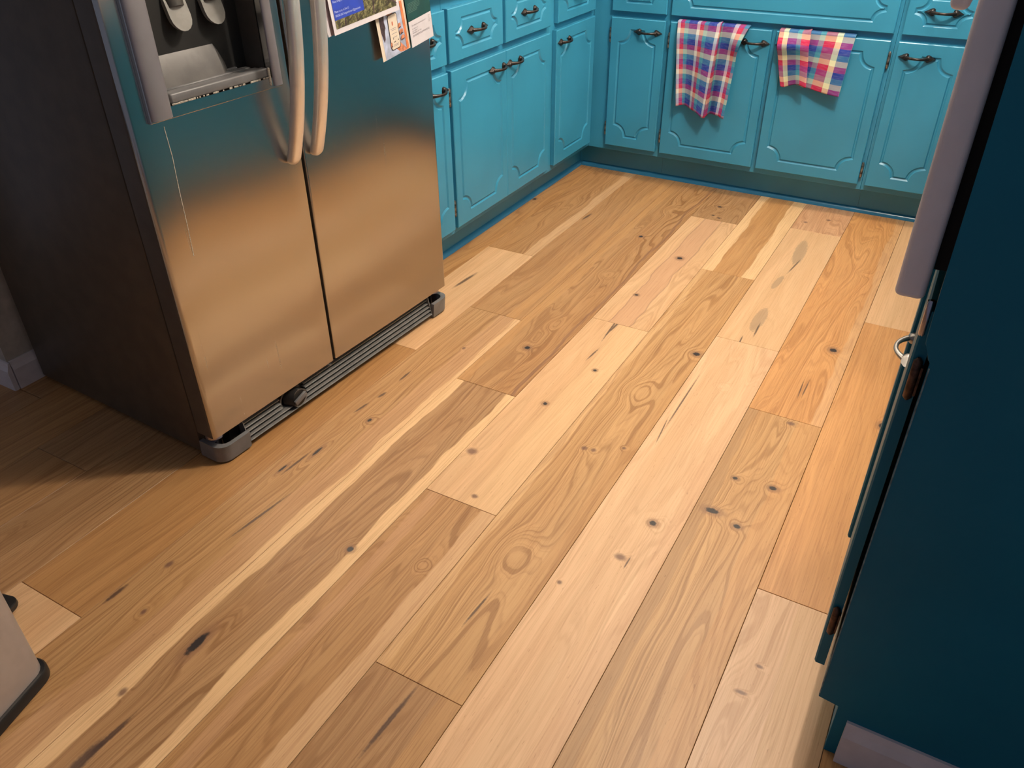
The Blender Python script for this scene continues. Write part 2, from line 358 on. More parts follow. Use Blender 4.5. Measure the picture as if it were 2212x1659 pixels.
for r, boards in ROWS.items():
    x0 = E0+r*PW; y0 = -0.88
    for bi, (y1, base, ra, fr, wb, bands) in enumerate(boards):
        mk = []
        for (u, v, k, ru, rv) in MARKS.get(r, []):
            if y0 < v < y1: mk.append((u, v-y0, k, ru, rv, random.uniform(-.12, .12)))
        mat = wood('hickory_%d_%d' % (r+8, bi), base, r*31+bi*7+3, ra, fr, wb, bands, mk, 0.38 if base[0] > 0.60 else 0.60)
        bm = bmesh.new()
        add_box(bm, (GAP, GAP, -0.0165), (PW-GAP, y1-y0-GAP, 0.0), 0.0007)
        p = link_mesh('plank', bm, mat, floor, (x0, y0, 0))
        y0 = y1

# ------------------------------------------------------------------ cabinet parts
def notch_loop(x0, x1, z0, z1, R, n=9):
    """rectangle with concave quarter-round corners, counter-clockwise"""
    pts = []
    for cx, cz, a0 in ((x1, z0, 180), (x1, z1, 270), (x0, z1, 0), (x0, z0, 90)):
        arc = []
        for i in range(n+1):
            a = math.radians(a0 - 90*i/n)
            arc.append((cx+R*math.cos(a), cz+R*math.sin(a)))
        pts += arc
    return pts
def offset_loop(pts, d):
    """inward offset of a ccw loop"""
    n = len(pts); out = []
    for i in range(n):
        p0, p1, p2 = Vector(pts[i-1]), Vector(pts[i]), Vector(pts[(i+1) % n])
        a = (p1-p0).normalized(); b = (p2-p1).normalized()
        na = Vector((-a.y, a.x)); nb = Vector((-b.y, b.x))
        s = na+nb; k = s.length
        s = s/k if k > 1e-6 else na
        out.append(tuple(p1+s*min(d/max(s.dot(na), 0.35), d*2)))
    return out
def front_mesh(wd, ht, th, mx, mz, R):
    """routed door or drawer front: back at y=0, face at y=-th"""
    bm = bmesh.new(); e = 0.0025
    L = notch_loop(mx, wd-mx, mz, ht-mz, R)
    l0 = offset_loop(L, -0.0045); l1 = offset_loop(L, -0.0012); l2 = offset_loop(L, 0.0012); l3 = offset_loop(L, 0.0055)
    ys = (-th, -th+0.0045, -th+0.0045, -th)
    rings = [[bm.verts.new((x, y, z)) for x, z in l] for l, y in zip((l0, l1, l2, l3), ys)]
    n = len(L)
    for a, b in zip(rings[:-1], rings[1:]):
        for i in range(n): bm.faces.new((a[i], a[(i+1) % n], b[(i+1) % n], b[i]))
    cap_edges = [bm.edges.get((rings[3][i], rings[3][(i+1) % n])) for i in range(n)]
    bmesh.ops.triangle_fill(bm, edges=cap_edges, use_beauty=True, normal=(0, -1, 0))
    cor = [bm.verts.new((x, -th, z)) for x, z in ((e, e), (wd-e, e), (wd-e, ht-e), (e, ht-e))]
    oe = [bm.edges.new((cor[i], cor[(i+1) % 4])) for i in range(4)]
    ie = [bm.edges.get((rings[0][i], rings[0][(i+1) % n])) for i in range(n)]
    bmesh.ops.triangle_fill(bm, edges=oe+ie, use_beauty=True, normal=(0, -1, 0))
    c1 = [bm.verts.new((x, -th+e, z)) for x, z in ((0, 0), (wd, 0), (wd, ht), (0, ht))]
    c2 = [bm.verts.new((x, 0, z)) for x, z in ((0, 0), (wd, 0), (wd, ht), (0, ht))]
    for a, b in ((cor, c1), (c1, c2)):
        for i in range(4): bm.faces.new((a[i], a[(i+1) % 4], b[(i+1) % 4], b[i]))
    bm.faces.new(c2[::-1])
    return bm
def pull_mesh():
    """arched spade-end pull, bar along x, standing out towards -y"""
    bm = bmesh.new()
    pts, rad = [], []
    for i in range(13):
        t = -1+2*i/12; x = 0.036*t
        pts.append((x, -(0.007+0.019*(1-abs(t)**2.2)), 0))
        rad.append(0.0042+0.0022*abs(t)**2)
    add_tube(bm, pts, rad, 10)
    out = [(0.026, 0.0), (0.0285, 0.0100), (0.035, 0.0130), (0.043, 0.0100), (0.052, 0.0050), (0.062, 0.0)]
    for s in (-1, 1):
        prof = out+[(x, -z) for x, z in out[-2:0:-1]]
        base = [bm.verts.new((s*x, 0, z)) for x, z in prof]
        mid = [bm.verts.new((s*(0.040+(x-0.040)*0.93), -0.004, z*0.93)) for x, z in prof]
        up = [bm.verts.new((s*(0.038+(x-0.038)*0.50), -0.0105, z*0.50)) for x, z in prof]
        n = len(prof)
        for a, b in ((base, mid), (mid, up)):
            for i in range(n): bm.faces.new((a[i], a[(i+1) % n], b[(i+1) % n], b[i]))
        bm.faces.new(base); bm.faces.new(up)
    return bm
_pull = pull_mesh(); bmesh.ops.recalc_face_normals(_pull, faces=_pull.faces)
PULL = bpy.data.meshes.new('handle'); _pull.to_mesh(PULL); _pull.free(); PULL.materials.append(M['bronze'])
for p in PULL.polygons: p.use_smooth = True
PULL.set_sharp_from_angle(angle=math.radians(50))
def pull(parent, x, y, z, mesh=PULL):
    o = bpy.data.objects.new('handle', mesh); COL.objects.link(o); o.parent = parent; o.location = (x, y, z); return o
def hinge(parent, x, y, z, mat='hinge'):
    bm = bmesh.new()
    add_tube(bm, [(0, -0.003, -0.030), (0, -0.003, -0.025), (0, -0.003, 0.025), (0, -0.003, 0.030)], [0.002, 0.0056, 0.0056, 0.002], 10)
    add_box(bm, (-0.0055, 0.002, -0.020), (0.0055, 0.0045, 0.020))
    return link_mesh('hinge', bm, M[mat], parent, (x, y, z), smooth=40)
ZD0, ZD1, ZR0, ZR1 = 0.137, 0.657, 0.680, 0.836
TH = 0.020
def make_cabinet(loc, rotz, width, label, fronts, depth=0.60, group=None, shelf_x0=0.0, ta=0.0, tb=0.0):
    """origin: face frame plane on the floor, left end; face towards local -y"""
    root = empty('base_cabinet', loc, rotz); tag(root, label, 'cabinet', group)
    box('carcass', (shelf_x0, 0, 0.112), (width-0.0006, depth, 0.874), M['teal'], root, 0.0012)
    box('toe_kick', (shelf_x0-ta, 0.068, 0.0), (width-0.0006+tb, 0.086, 0.1118), M['teal'], root)
    for f in fronts:
        kind, x0, x1 = f['k'], f['x0'], f['x1']
        z0, z1 = (ZD0, ZD1) if kind == 'door' else (ZR0, ZR1)
        wd, ht = x1-x0, z1-z0
        if kind == 'door': mx, mz, R = 0.040, 0.047, 0.050
        else: mx, mz, R = min(0.045, wd*0.13), 0.038, (ht-0.076)*0.5-0.004
        d = link_mesh(kind if kind != 'panel' else 'false_front', front_mesh(wd, ht, TH-0.001, mx, mz, R), M['teal'], root, (x0, -0.001, z0), smooth=28)
        for hx in f.get('h', ()): pull(d, hx, -TH+0.001, ht-0.047 if kind == 'door' else ht*0.5)
        for hx, hz in f.get('hinges', ()): hinge(d, hx, -0.006, hz)
    return root
FY, FX = 3.285, -1.474
def D(x0, x1, h=(), hinges=()): return dict(k='door', x0=x0, x1=x1, h=h, hinges=hinges)
def R_(x0, x1, h=()): return dict(k='drawer', x0=x0, x1=x1, h=h)
def Pn(x0, x1): return dict(k='panel', x0=x0, x1=x1)
r90 = math.pi/2
# left run (faces +x, local x = world y)
make_cabinet((FX, 1.927, 0), r90, 0.240, 'teal base cabinet half hidden behind the steel fridge',
    [D(0.004, 0.233, (0.163,)), R_(0.004, 0.231, (0.115,))], depth=0.60)
make_cabinet((FX, 2.167, 0), r90, 0.714, 'teal base cabinet with two doors meeting and two drawers, right of the fridge',
    [D(0.011, 0.3555, (0.288,), ((-0.004, 0.07),(-0.004, 0.44))), D(0.3563, 0.688, (0.060,)), R_(0.007, 0.337, (0.165,)), R_(0.357, 0.689, (0.166,))])
make_cabinet((FX, 2.881, 0), r90, 0.404, 'teal base cabinet with one door and drawer at the inside corner, facing right',
    [D(0.028, 0.377, (0.070,)), R_(0.039, 0.375, (0.168,))], tb=0.068)
# back run (faces the camera)
make_cabinet((FX, FY, 0), 0, 0.332, 'narrow teal base cabinet left of the sink front, next to the corner',
    [D(0.088, 0.319, (0.160,), ((-0.004, 0.07), (-0.004, 0.45))), R_(0.088, 0.319, (0.115,))], depth=0.60, ta=0.0675)
make_cabinet((FX+0.332, FY, 0), 0, 0.834, 'wide teal sink cabinet with long false front and two towels over its doors',
    [D(0.008, 0.404, (0.335,), ((-0.004, 0.07), (-0.004, 0.45))), D(0.422, 0.820, (0.062,), ((0.402, 0.055), (0.402, 0.455))), Pn(0.006, 0.822)])
make_cabinet((FX+1.166, FY, 0), 0, 0.330, 'teal base cabinet right of the sink front, partly behind the oven',
    [D(0.012, 0.243, (0.070,)), R_(0.014, 0.243, (0.115,))])
# right run, facing the fridge, behind the oven tower
make_cabinet((0.060, 3.262, 0), -r90, 1.185, 'teal base cabinet behind the oven tower, facing the fridge, nearest the corner',
    [D(0.05, 0.60, ()), D(0.62, 1.17, ()), R_(0.05, 0.60), R_(0.62, 1.17)], depth=0.58)
make_cabinet((0.060, 2.076, 0), -r90, 0.478, 'teal base cabinet directly beside the far side of the oven tower',
    [D(0.02, 0.458, ()), R_(0.02, 0.458)], depth=0.58)
# shoe moulding along the toe kicks
def shoe(name, axis, lo, hi, at, sgn, mat):
    pr = [(0, 0.0)]+[(sgn*0.015*math.cos(a), 0.018*math.sin(a)) for a in [i*math.pi/2/6 for i in range(7)]]
    bm = bmesh.new(); add_prism(bm, [(at+a, b) for a, b in pr], axis, lo, hi)
    return struct(link_mesh(name, bm, mat, smooth=35))
shoe('trim_1', 'y', 1.91, 3.352, FX-0.068, 1, M['teal_shoe'])
shoe('trim_2', 'x', FX-0.068+0.016, 0.12, FY+0.068, -1, M['teal_shoe'])
# worktops
def worktop(label, pts, z0=0.8745, z1=0.910):
    bm = bmesh.new(); add_prism(bm, pts, 'z', z0, z1)
    es = [e for e in bm.edges if abs(e.verts[0].co.z-e.verts[1].co.z) < 1e-6]
    bmesh.ops.bevel(bm, geom=es, offset=0.006, segments=2, affect='EDGES')
    return tag(link_mesh('worktop', bm, M['counter']), label, 'worktop')
worktop('L-shaped pale worktop above the teal cabinets on the left and back', [(-2.115, 1.927), (FX+0.028, 1.927), (FX+0.028, FY-0.028), (0.03, FY-0.028), (0.03, 3.928), (-2.115, 3.928)])
def rc(cx, cy, r, a0, a1, n=6): return [(cx+r*math.cos(math.radians(a0+(a1-a0)*i/n)), cy+r*math.sin(math.radians(a0+(a1-a0)*i/n))) for i in range(n+1)]
worktop('short pale worktop with a rounded corner right of the back run, behind the oven tower', [(0.64, 2.078)]+[(0.64, 3.255), (0.0355, 3.255), (0.0355, 3.21), (-0.046, 3.15)]+rc(-0.016, 2.108, 0.03, 180, 270)+[(0.0, 2.078)])
worktop('small pale worktop against the far side of the oven tower', [(0.64, 1.60), (0.64, 2.076), (0.032, 2.076), (0.032, 1.60)])

NICKEL = PULL.copy(); NICKEL.materials.clear(); NICKEL.materials.append(M['nickel'])
for v in NICKEL.vertices: v.co = (v.co.x*0.95, v.co.y*0.80, v.co.z*0.65)
# ------------------------------------------------------------------ oven tower on the right
TX, TY0, TY1 = 0.033, 0.909, 1.592
tower = tag(empty('oven_cabinet', (TX, TY0, 0)), 'tall dark teal cabinet end in shadow filling the right edge of the picture', 'cabinet')
bm = bmesh.new()
# end panel with a toe notch and the front edge stepping in beside the oven
prof = [(0.033, 0.0), (0.033, 0.118), (0.001, 0.121), (0.001, 0.748), (-0.003, 0.752), (-0.006, 0.764), (-0.011, 0.772), (-0.0125, 0.83), (-0.0155, 1.115), (-0.016, 2.10), (0.600, 2.10), (0.600, 0.0)]
add_prism(bm, prof, 'y', 0.0, 0.019)
bmesh.ops.bevel(bm, geom=[e for e in bm.edges if abs(e.verts[0].co.y-e.verts[1].co.y) < 1e-6], offset=0.0008, segments=1, affect='EDGES')
link_mesh('side_panel', bm, M['teal_shaded'], tower)
we = box('worn_edge', (0.0004, -0.0007, 0.126), (0.0020, 0.0008, 0.742), plain('worn_edge_paint', (0.16, 0.24, 0.25), 0.5, var=0.4, scale=90), tower); we['label'] = 'pale worn paint along the panel edge'
bm = bmesh.new(); add_box(bm, (0.0, TY1-TY0-0.019, 0.0), (0.60, TY1-TY0, 2.10)); link_mesh('side_panel', bm, M['teal'], tower)
box('carcass', (0.001, 0.0195, 0.122), (0.59, TY1-TY0-0.0195, 0.795), M['teal_shaded'], tower)
box('toe_kick', (0.034, 0.0195, 0.0), (0.052, TY1-TY0-0.0195, 0.1218), M['teal'], tower)
box('top_box', (0.001, 0.0195, 1.50), (0.59, TY1-TY0-0.0195, 2.10), M['teal'], tower)
for y0, y1, hy, dx in ((0.026, 0.331, 0.265, 0.0), (0.337, 0.655, 0.06, -0.0065)):
    wd, ht = y1-y0, 0.80-0.165
    d = link_mesh('door', front_mesh(wd, ht, 0.016, 0.045, 0.055, 0.05), M['teal_shaded'], tower, (-0.0045+dx, y1, 0.165), -r90, smooth=28)
    if y0 < 0.1: pull(d, wd-hy, -0.016, ht-0.195, NICKEL)
    if y0 < 0.1:
        hinge(d, wd+0.003, -0.004, 0.545, 'hinge_dark'); hinge(d, wd+0.003, -0.004, 0.105, 'hinge_dark')
    else:
        hinge(d, -0.003, -0.004, 0.545, 'hinge_dark'); hinge(d, -0.003, -0.004, 0.105, 'hinge_dark')
# wall oven
oven = tag(empty('built_in_oven', (TX, TY0, 0.815)), 'white built-in oven door edge seen side-on, above the teal cabinet doors', 'oven')
box('oven_body', (-0.010, 0.034, 0.001), (0.50, TY1-TY0-0.034, 0.66), M['gasket'], oven)
box('gasket', (-0.0255, 0.040, 0.03), (-0.0105, TY1-TY0-0.04, 0.60), M['gasket'], oven)
bm = bmesh.new()
add_box(bm, (-0.058, 0.016, -0.001), (-0.026, TY1-TY0-0.02, 0.47), 0.007, 4)
link_mesh('oven_door', bm, M['oven_white'], oven, smooth=40)
bm = bmesh.new(); add_box(bm, (-0.050, 0.020, 0.478), (-0.012, TY1-TY0-0.02, 0.655), 0.006, 3)
link_mesh('control_panel', bm, M['oven_white'], oven, smooth=40)
bm = bmesh.new()
add_box(bm, (-0.085, 0.085, 0.288), (-0.066, TY1-TY0-0.085, 0.330), 0.007, 4)
for yy in (0.13, TY1-TY0-0.16): add_box(bm, (-0.068, yy, 0.294), (-0.0575, yy+0.03, 0.324), 0.003, 2)
link_mesh('handle', bm, M['oven_white'], oven, smooth=40)
bm = bmesh.new(); add_tube(bm, [(-0.0165, 0.030, -0.052), (-0.0165, 0.030, -0.046), (-0.0165, 0.030, -0.008), (-0.0165, 0.030, -0.003)], [0.003, 0.0048, 0.0048, 0.003], 12)
add_box(bm, (-0.0215, 0.033, -0.042), (-0.0115, 0.037, -0.006))
link_mesh('door_hinge', bm, M['chrome'], oven, smooth=40)

# ------------------------------------------------------------------ fridge
TF = math.radians(2.5)
FR = tag(empty('refrigerator', (-1.35861, 0.950, 0), -TF), 'side-by-side stainless steel refrigerator with dispenser and dark grey sides', 'refrigerator')
W_, SEAM0, SEAM1, ZB, ZT = 0.936, 0.4135, 0.4225, 0.082, 1.74
DT = 0.058
bm = bmesh.new(); add_box(bm, (-0.735, 0.004, 0.012), (-DT-0.012, W_-0.004, 1.72), 0.006, 2)
link_mesh('case', bm, M['case'], FR, smooth=40)
box('gasket', (-DT-0.0125, 0.014, 0.09), (-DT+0.001, W_-0.014, 1.70), M['gasket'], FR)
def fridge_door(name, y0, y1, hole=None, r0=0.014, r1=0.014):
    prof = [(-DT, y0), (-r0, y0)]
    for i in range(1, 7):
        a = i/6*math.pi/2; prof.append((-r0+r0*math.sin(a), y0+r0*(1-math.cos(a))))
    if hole: prof += [(0.0, hole[0]), (0.0, hole[1])]
    else: prof += [(0.0015, (y0+y1)/2)]
    for i in range(0, 6):
        a = i/6*math.pi/2; prof.append((-r1+r1*math.cos(a), y1-r1*(1-math.sin(a))))
    prof += [(-r1, y1), (-DT, y1)]
    zs = [ZB, ZT] if not hole else [ZB, hole[2], hole[3], ZT]
    bm = bmesh.new()
    V = [[bm.verts.new((x, y, z)) for x, y in prof] for z in zs]
    n = len(prof)
    for k in range(len(zs)-1):
        for i in range(n):
            j = (i+1) % n
            if hole and k == 1 and i < n-1 and prof[i] == (0.0, hole[0]) and prof[j] == (0.0, hole[1]): continue
            bm.faces.new((V[k][i], V[k][j], V[k+1][j], V[k+1][i]))
    bm.faces.new(V[0][::-1]); bm.faces.new(V[-1])
    for f in bm.faces:
        c = f.calc_center_median()
        if c.x < -0.005 and (c.y < y0+0.003 or c.y > y1-0.003): f.material_index = 1
    return link_mesh(name, bm, None, FR, smooth=40, mats=[M['steel'], M['case']])
HOLE = (0.080, 0.366, 0.836, 1.235)
ld = fridge_door('freezer_door', 0.0, SEAM0, HOLE, 0.012, 0.004)
rd = fridge_door('fridge_door', SEAM1, W_, None, 0.004, 0.012)
# dispenser bezel, recess, tray, apron, paddles
def frame_rings(bm, rings, close=True):
    """rings: list of 4-corner loops joined by quads"""
    V = [[bm.verts.new(p) for p in r] for r in rings]
    n = len(V[0])
    for a, b in zip(V[:-1], V[1:]):
        for i in range(n): bm.faces.new((a[i], a[(i+1) % n], b[(i+1) % n], b[i]))
bm = bmesh.new()
def rect(x, y0, y1, z0, z1): return [(x, y0, z0), (x, y1, z0), (x, y1, z1), (x, y0, z1)]
frame_rings(bm, [rect(0.0003, 0.043, 0.384, 0.812, 1.262), rect(0.0075, 0.0432, 0.3838, 0.8122, 1.2618), rect(0.0095, 0.0452, 0.3818, 0.8140, 1.2600), rect(0.0100, 0.070, 0.370, 0.824, 1.250), rect(0.0090, 0.092, 0.357, 0.8345, 1.2365), rect(-0.012, 0.096, 0.353, 0.8375, 1.233), rect(-0.030, 0.097, 0.352, 0.8385, 1.232)])
link_mesh('dispenser_bezel', bm, M['steel'], ld, smooth=20)
for ya, yb, hh in ((0.0445, 0.0925, 0.0085), (0.3575, 0.3825, 0.005)):
    bm = bmesh.new()
    pr = [(0.0088, ya)]+[(0.0095+hh*math.sin(math.pi*(i+.5)/12)**0.8, ya+(yb-ya)*(0.5-0.5*math.cos(math.pi*(i+.5)/12))) for i in range(12)]+[(0.0088, yb)]
    add_prism(bm, pr, 'z', 0.8165, 1.2585)
    link_mesh('bezel_side', bm, M['bezel'], ld, smooth=50)
bm = bmesh.new()
frame_rings(bm, [rect(-0.004, 0.0965, 0.3525, 0.838, 1.2325), rect(-0.105, 0.101, 0.348, 0.842, 1.226)])
V = [bm.verts.new(p) for p in rect(-0.105, 0.101, 0.348, 0.842, 1.226)]; bm.faces.new(V)
link_mesh('dispenser_recess', bm, M['recess'], ld)
bm = bmesh.new()
add_box(bm, (-0.010, 0.099, 0.8368), (0.0085, 0.350, 0.856), 0.004, 3)
add_box(bm, (-0.030, 0.100, 0.8425), (-0.0105, 0.349, 0.853), 0.002, 1)
add_box(bm, (-0.048, 0.103, 0.8425), (-0.032, 0.340, 0.855), 0.002, 1)
add_box(bm, (-0.062, 0.103, 0.8425), (-0.050, 0.320, 0.857), 0.002, 1)
link_mesh('drip_tray', bm, M['grey_plastic'], ld, smooth=40)
bm = bmesh.new()
rr = random.Random(4)
for i in range(60):
    y = 0.100+0.25*rr.random()**1.8; s = 0.0006+0.0014*rr.random()
    add_box(bm, (0.0082, y-s*1.8, 0.8355-s*0.3), (0.0100, y+s*1.8, 0.8368+s*0.9), 0.0004)
add_box(bm, (0.0065, 0.347, 0.819), (0.0112, 0.353, 0.856), 0.0016, 2)
ro = link_mesh('mineral_crust', bm, M['residue'], ld); ro['kind'] = 'stuff'; ro['label'] = 'white crusty mineral residue'
bm = bmesh.new()
ap = [(-0.034, 0.845), (-0.040, 0.872), (-0.050, 0.898), (-0.063, 0.922), (-0.079, 0.944), (-0.097, 0.962), (-0.1045, 0.968)]
V0 = [bm.verts.new((x, 0.103, z)) for x, z in ap]; V1 = [bm.verts.new((x, 0.272, z)) for x, z in ap]
V2 = [bm.verts.new((x-0.022 if x > -0.08 else -0.1045, 0.300, z)) for x, z in ap]
for i in range(len(ap)-1):
    bm.faces.new((V0[i], V1[i], V1[i+1], V0[i+1])); bm.faces.new((V1[i], V2[i], V2[i+1], V1[i+1]))
link_mesh('dispenser_apron', bm, M['apron'], ld, smooth=25)
def paddle(yc):
    bm = bmesh.new()
    prof = [(-0.022, 0.085), (-0.020, 0.0)]
    out = [(-0.024, 0.10), (-0.024, 0.030)]+[(0.024*math.cos(math.radians(a)), 0.030-0.026*math.sin(math.radians(a))) for a in range(180, -1, -20)][::1]+[(0.024, 0.10)]
    seen = []
    for p in out:
        if not seen or (abs(p[0]-seen[-1][0])+abs(p[1]-seen[-1][1])) > 1e-5: seen.append(p)
    F = [bm.verts.new((0.004+0.05*0+b*-0.32, a, b)) for a, b in seen]
    B = [bm.verts.new((-0.006+b*-0.32, a, b)) for a, b in seen]
    n = len(seen)
    for i in range(n): bm.faces.new((F[i], F[(i+1) % n], B[(i+1) % n], B[i]))
    bm.faces.new(F); bm.faces.new(B[::-1])
    p = link_mesh('dispenser_paddle', bm, M['paddle'], ld, (-0.034, yc, 0.945), smooth=40)
    bm = bmesh.new()
    add_tube(bm, [(-0.020, 0, 0.044), (-0.030, 0, 0.075), (-0.040, 0, 0.11), (-0.045, 0, 0.2)], [0.020, 0.024, 0.027, 0.027], 14)
    link_mesh('paddle_spout', bm, M['recess'], p, smooth=40)
paddle(0.198); paddle(0.281)
# door handles: bowed bars
def bar(parent, yc):
    bm = bmesh.new(); rings = []
    z0, z1 = 0.640, 1.66; L = z1-z0
    es = [0.0004, 0.0015, 0.0035, 0.006, 0.009, 0.012, 0.015]
    zs = [z0+e for e in es]+[z0+0.03+(L-0.06)*i/36 for i in range(37)]+[z1-e for e in es[::-1]]
    for z in zs:
        t = (z-z0)/L
        s = 2*abs(t-0.5)
        x = 0.0105+0.076*(1-s**2.6)
        e = min(t, 1-t)*L
        q_ = 1-min(1, e/0.015); sh = math.sqrt(max(0.004, 1-q_*q_))
        hw, hd = 0.0160*sh, 0.013*(0.35+0.65*sh)
        ring = []
        for k in range(18):
            a = 2*math.pi*k/18; c, q = math.cos(a), math.sin(a)
            ring.append(bm.verts.new((x+hd*math.copysign(abs(c)**0.7, c), yc+hw*math.copysign(abs(q)**0.7, q), z)))
        rings.append(ring)
    for a, b in zip(rings[:-1], rings[1:]):
        for k in range(18): bm.faces.new((a[k], a[(k+1) % 18], b[(k+1) % 18], b[k]))
    bm.faces.new(rings[0][::-1]); bm.faces.new(rings[-1])
    return link_mesh('handle', bm, M['handle_steel'], parent, smooth=60)
bar(ld, 0.375); bar(rd, 0.449)
# base grille
bm = bmesh.new()
add_box(bm, (-0.075, 0.06, 0.010), (-0.026, W_-0.06, 0.078))
link_mesh('grille_back', bm, M['black'], FR)
for i, z in enumerate((0.0195, 0.0300, 0.0405, 0.0510)):
    segs = ((0.0955, 0.848),) if i < 2 else ((0.0955, 0.218), (0.306, 0.848))
    for a, b in segs:
        bm = bmesh.new(); xf = 0.006-0.0048*i
        add_prism(bm, [(-0.026, z-0.001), (xf-0.003, z-0.0024), (xf, z-0.0008), (xf-0.0015, z+0.0010), (xf-0.009, z+0.0012), (-0.026, z-0.0005)], 'y', a, b)
        link_mesh('slat', bm, M['slat'], FR)
for a, b in ((0.0955, 0.218), (0.306, 0.848)):
    bm = bmesh.new(); add_box(bm, (-0.026, a, 0.0605), (-0.013, b, 0.063)); link_mesh('slat', bm, M['slat'], FR)
for y in (0.0925, 0.8485):
    bm = bmesh.new(); add_prism(bm, [(-0.030, 0.010), (0.004, 0.010), (-0.010, 0.074), (-0.030, 0.074)], 'y', y, y+0.0027); link_mesh('grille_post', bm, M['slat'], FR)
def endcap(y0, y1, flip):
    bm = bmesh.new(); r = 0.030
    prof = [(-0.066, 0.0)] + ([(-r-0.012, 0.0)]+[(-0.012-r+r*math.sin(i/6*math.pi/2), r*(1-math.cos(i/6*math.pi/2))) for i in range(1, 7)])+[(-0.012, y1-y0), (-0.024, y1-y0), (-0.024, 0.036)]+[(-0.030-0.014+0.020*math.cos(a)-0.0, 0.036-0.020*math.sin(a)) for a in (0.5, 1.0, 1.5)]+[(-0.066, 0.012)]
    if flip: prof = [(x, (y1-y0)-y) for x, y in prof][::-1]
    prof = [(x if x < -0.06 else x+0.024, y) for x, y in prof]
    lo = [bm.verts.new((x-0.005, y0+y, 0.006)) for x, y in prof]; hi = [bm.verts.new((x, y0+y, 0.052)) for x, y in prof]
    n = len(prof)
    for i in range(n): bm.faces.new((lo[i], lo[(i+1) % n], hi[(i+1) % n], hi[i]))
    bm.faces.new(lo[::-1]); bm.faces.new(hi)
    return link_mesh('end_cap', bm, M['grey_plastic'], FR, smooth=30)
endcap(0.002, 0.092, False); endcap(0.8515, 0.932, True)
for y in (0.030, 0.905):
    bm = bmesh.new(); add_tube(bm, [(-0.038, y, 0.030), (-0.038, y, 0.060), (-0.038, y, 0.064), (-0.038, y, 0.081)], [0.016, 0.016, 0.024, 0.024], 18); link_mesh('hinge_bracket', bm, M['chrome'], FR, smooth=40)
box('foam_block', (-0.050, 0.062, 0.056), (-0.028, 0.090, 0.079), M['foam'], FR, 0.002)
# water filter knob in the grille
bm = bmesh.new(); cy, cz = 0.268, 0.046
add_tube(bm, [(-0.0260, cy-0.010, cz), (-0.0060, cy-0.003, cz), (0.0040, cy, cz), (0.0055, cy, cz)], [0.027, 0.0265, 0.026, 0.024], 26)
kb = link_mesh('filter_knob', bm, M['black'], FR, smooth=40)
bm = bmesh.new()
for i in range(28):
    a0, a1 = 2*math.pi*i/28, 2*math.pi*(i+1)/28
    q = [bm.verts.new((0.0075 if R > 0.0232 else 0.0062, cy+R*math.cos(a), cz+R*math.sin(a))) for a, R in ((a0, 0.0225), (a1, 0.0225), (a1, 0.0262), (a0, 0.0262))]
    bm.faces.new(q)
link_mesh('knob_rim', bm, M['slat'], kb)
bm = bmesh.new(); add_box(bm, (0.0058, cy-0.021, cz-0.007), (0.0140, cy+0.021, cz+0.007), 0.002, 2)
bmesh.ops.rotate(bm, verts=bm.verts, cent=(0, cy, cz), matrix=Matrix.Rotation(math.radians(18), 3, 'X'))
link_mesh('knob_grip', bm, M['grey_plastic'], kb, smooth=40)
bm = bmesh.new()
for i in range(9):
    a0, a1 = math.radians(100+i*20), math.radians(120+i*20)
    q = [bm.verts.new((-0.0120, 0.262+R*1.35*math.cos(a), 0.048+R*math.sin(a))) for a, R in ((a0, 0.030), (a1, 0.030), (a1, 0.034), (a0, 0.034))]
    bm.faces.new(q)
bmesh.ops.solidify(bm, geom=bm.faces[:], thickness=0.008)
link_mesh('knob_surround', bm, M['slat'], FR)
for y in (0.05, 0.80):
    bm = bmesh.new(); add_tube(bm, [(-0.09, y, 0.0), (-0.09, y, 0.014)], [0.016, 0.014], 12); link_mesh('leveling_foot', bm, M['black'], FR)
bm = bmesh.new(); add_tube(bm, [(-0.66, 0.08, 0.0), (-0.66, 0.08, 0.014)], [0.016, 0.014], 12); link_mesh('leveling_foot', bm, M['black'], FR)
# long thin scratch down the freezer door
bm = bmesh.new()
sp = [(0.0745, 0.800), (0.0765, 0.74), (0.0730, 0.67), (0.0715, 0.60), (0.0685, 0.530)]
for (ya, za), (yb, zb) in zip(sp[:-1], sp[1:]):
    add_box(bm, (0.0, 0, 0), (0.00001, 0.0001, 0.0001)) if False else None
    q = [bm.verts.new((0.00045, y, z)) for y, z in ((ya-0.0007, za), (ya+0.0007, za), (yb+0.0007, zb), (yb-0.0007, zb))]
    bm.faces.new(q)
sc = link_mesh('dried_drip', bm, M['residue'], ld); sc['label'] = 'thin white dried drip running down the freezer door'

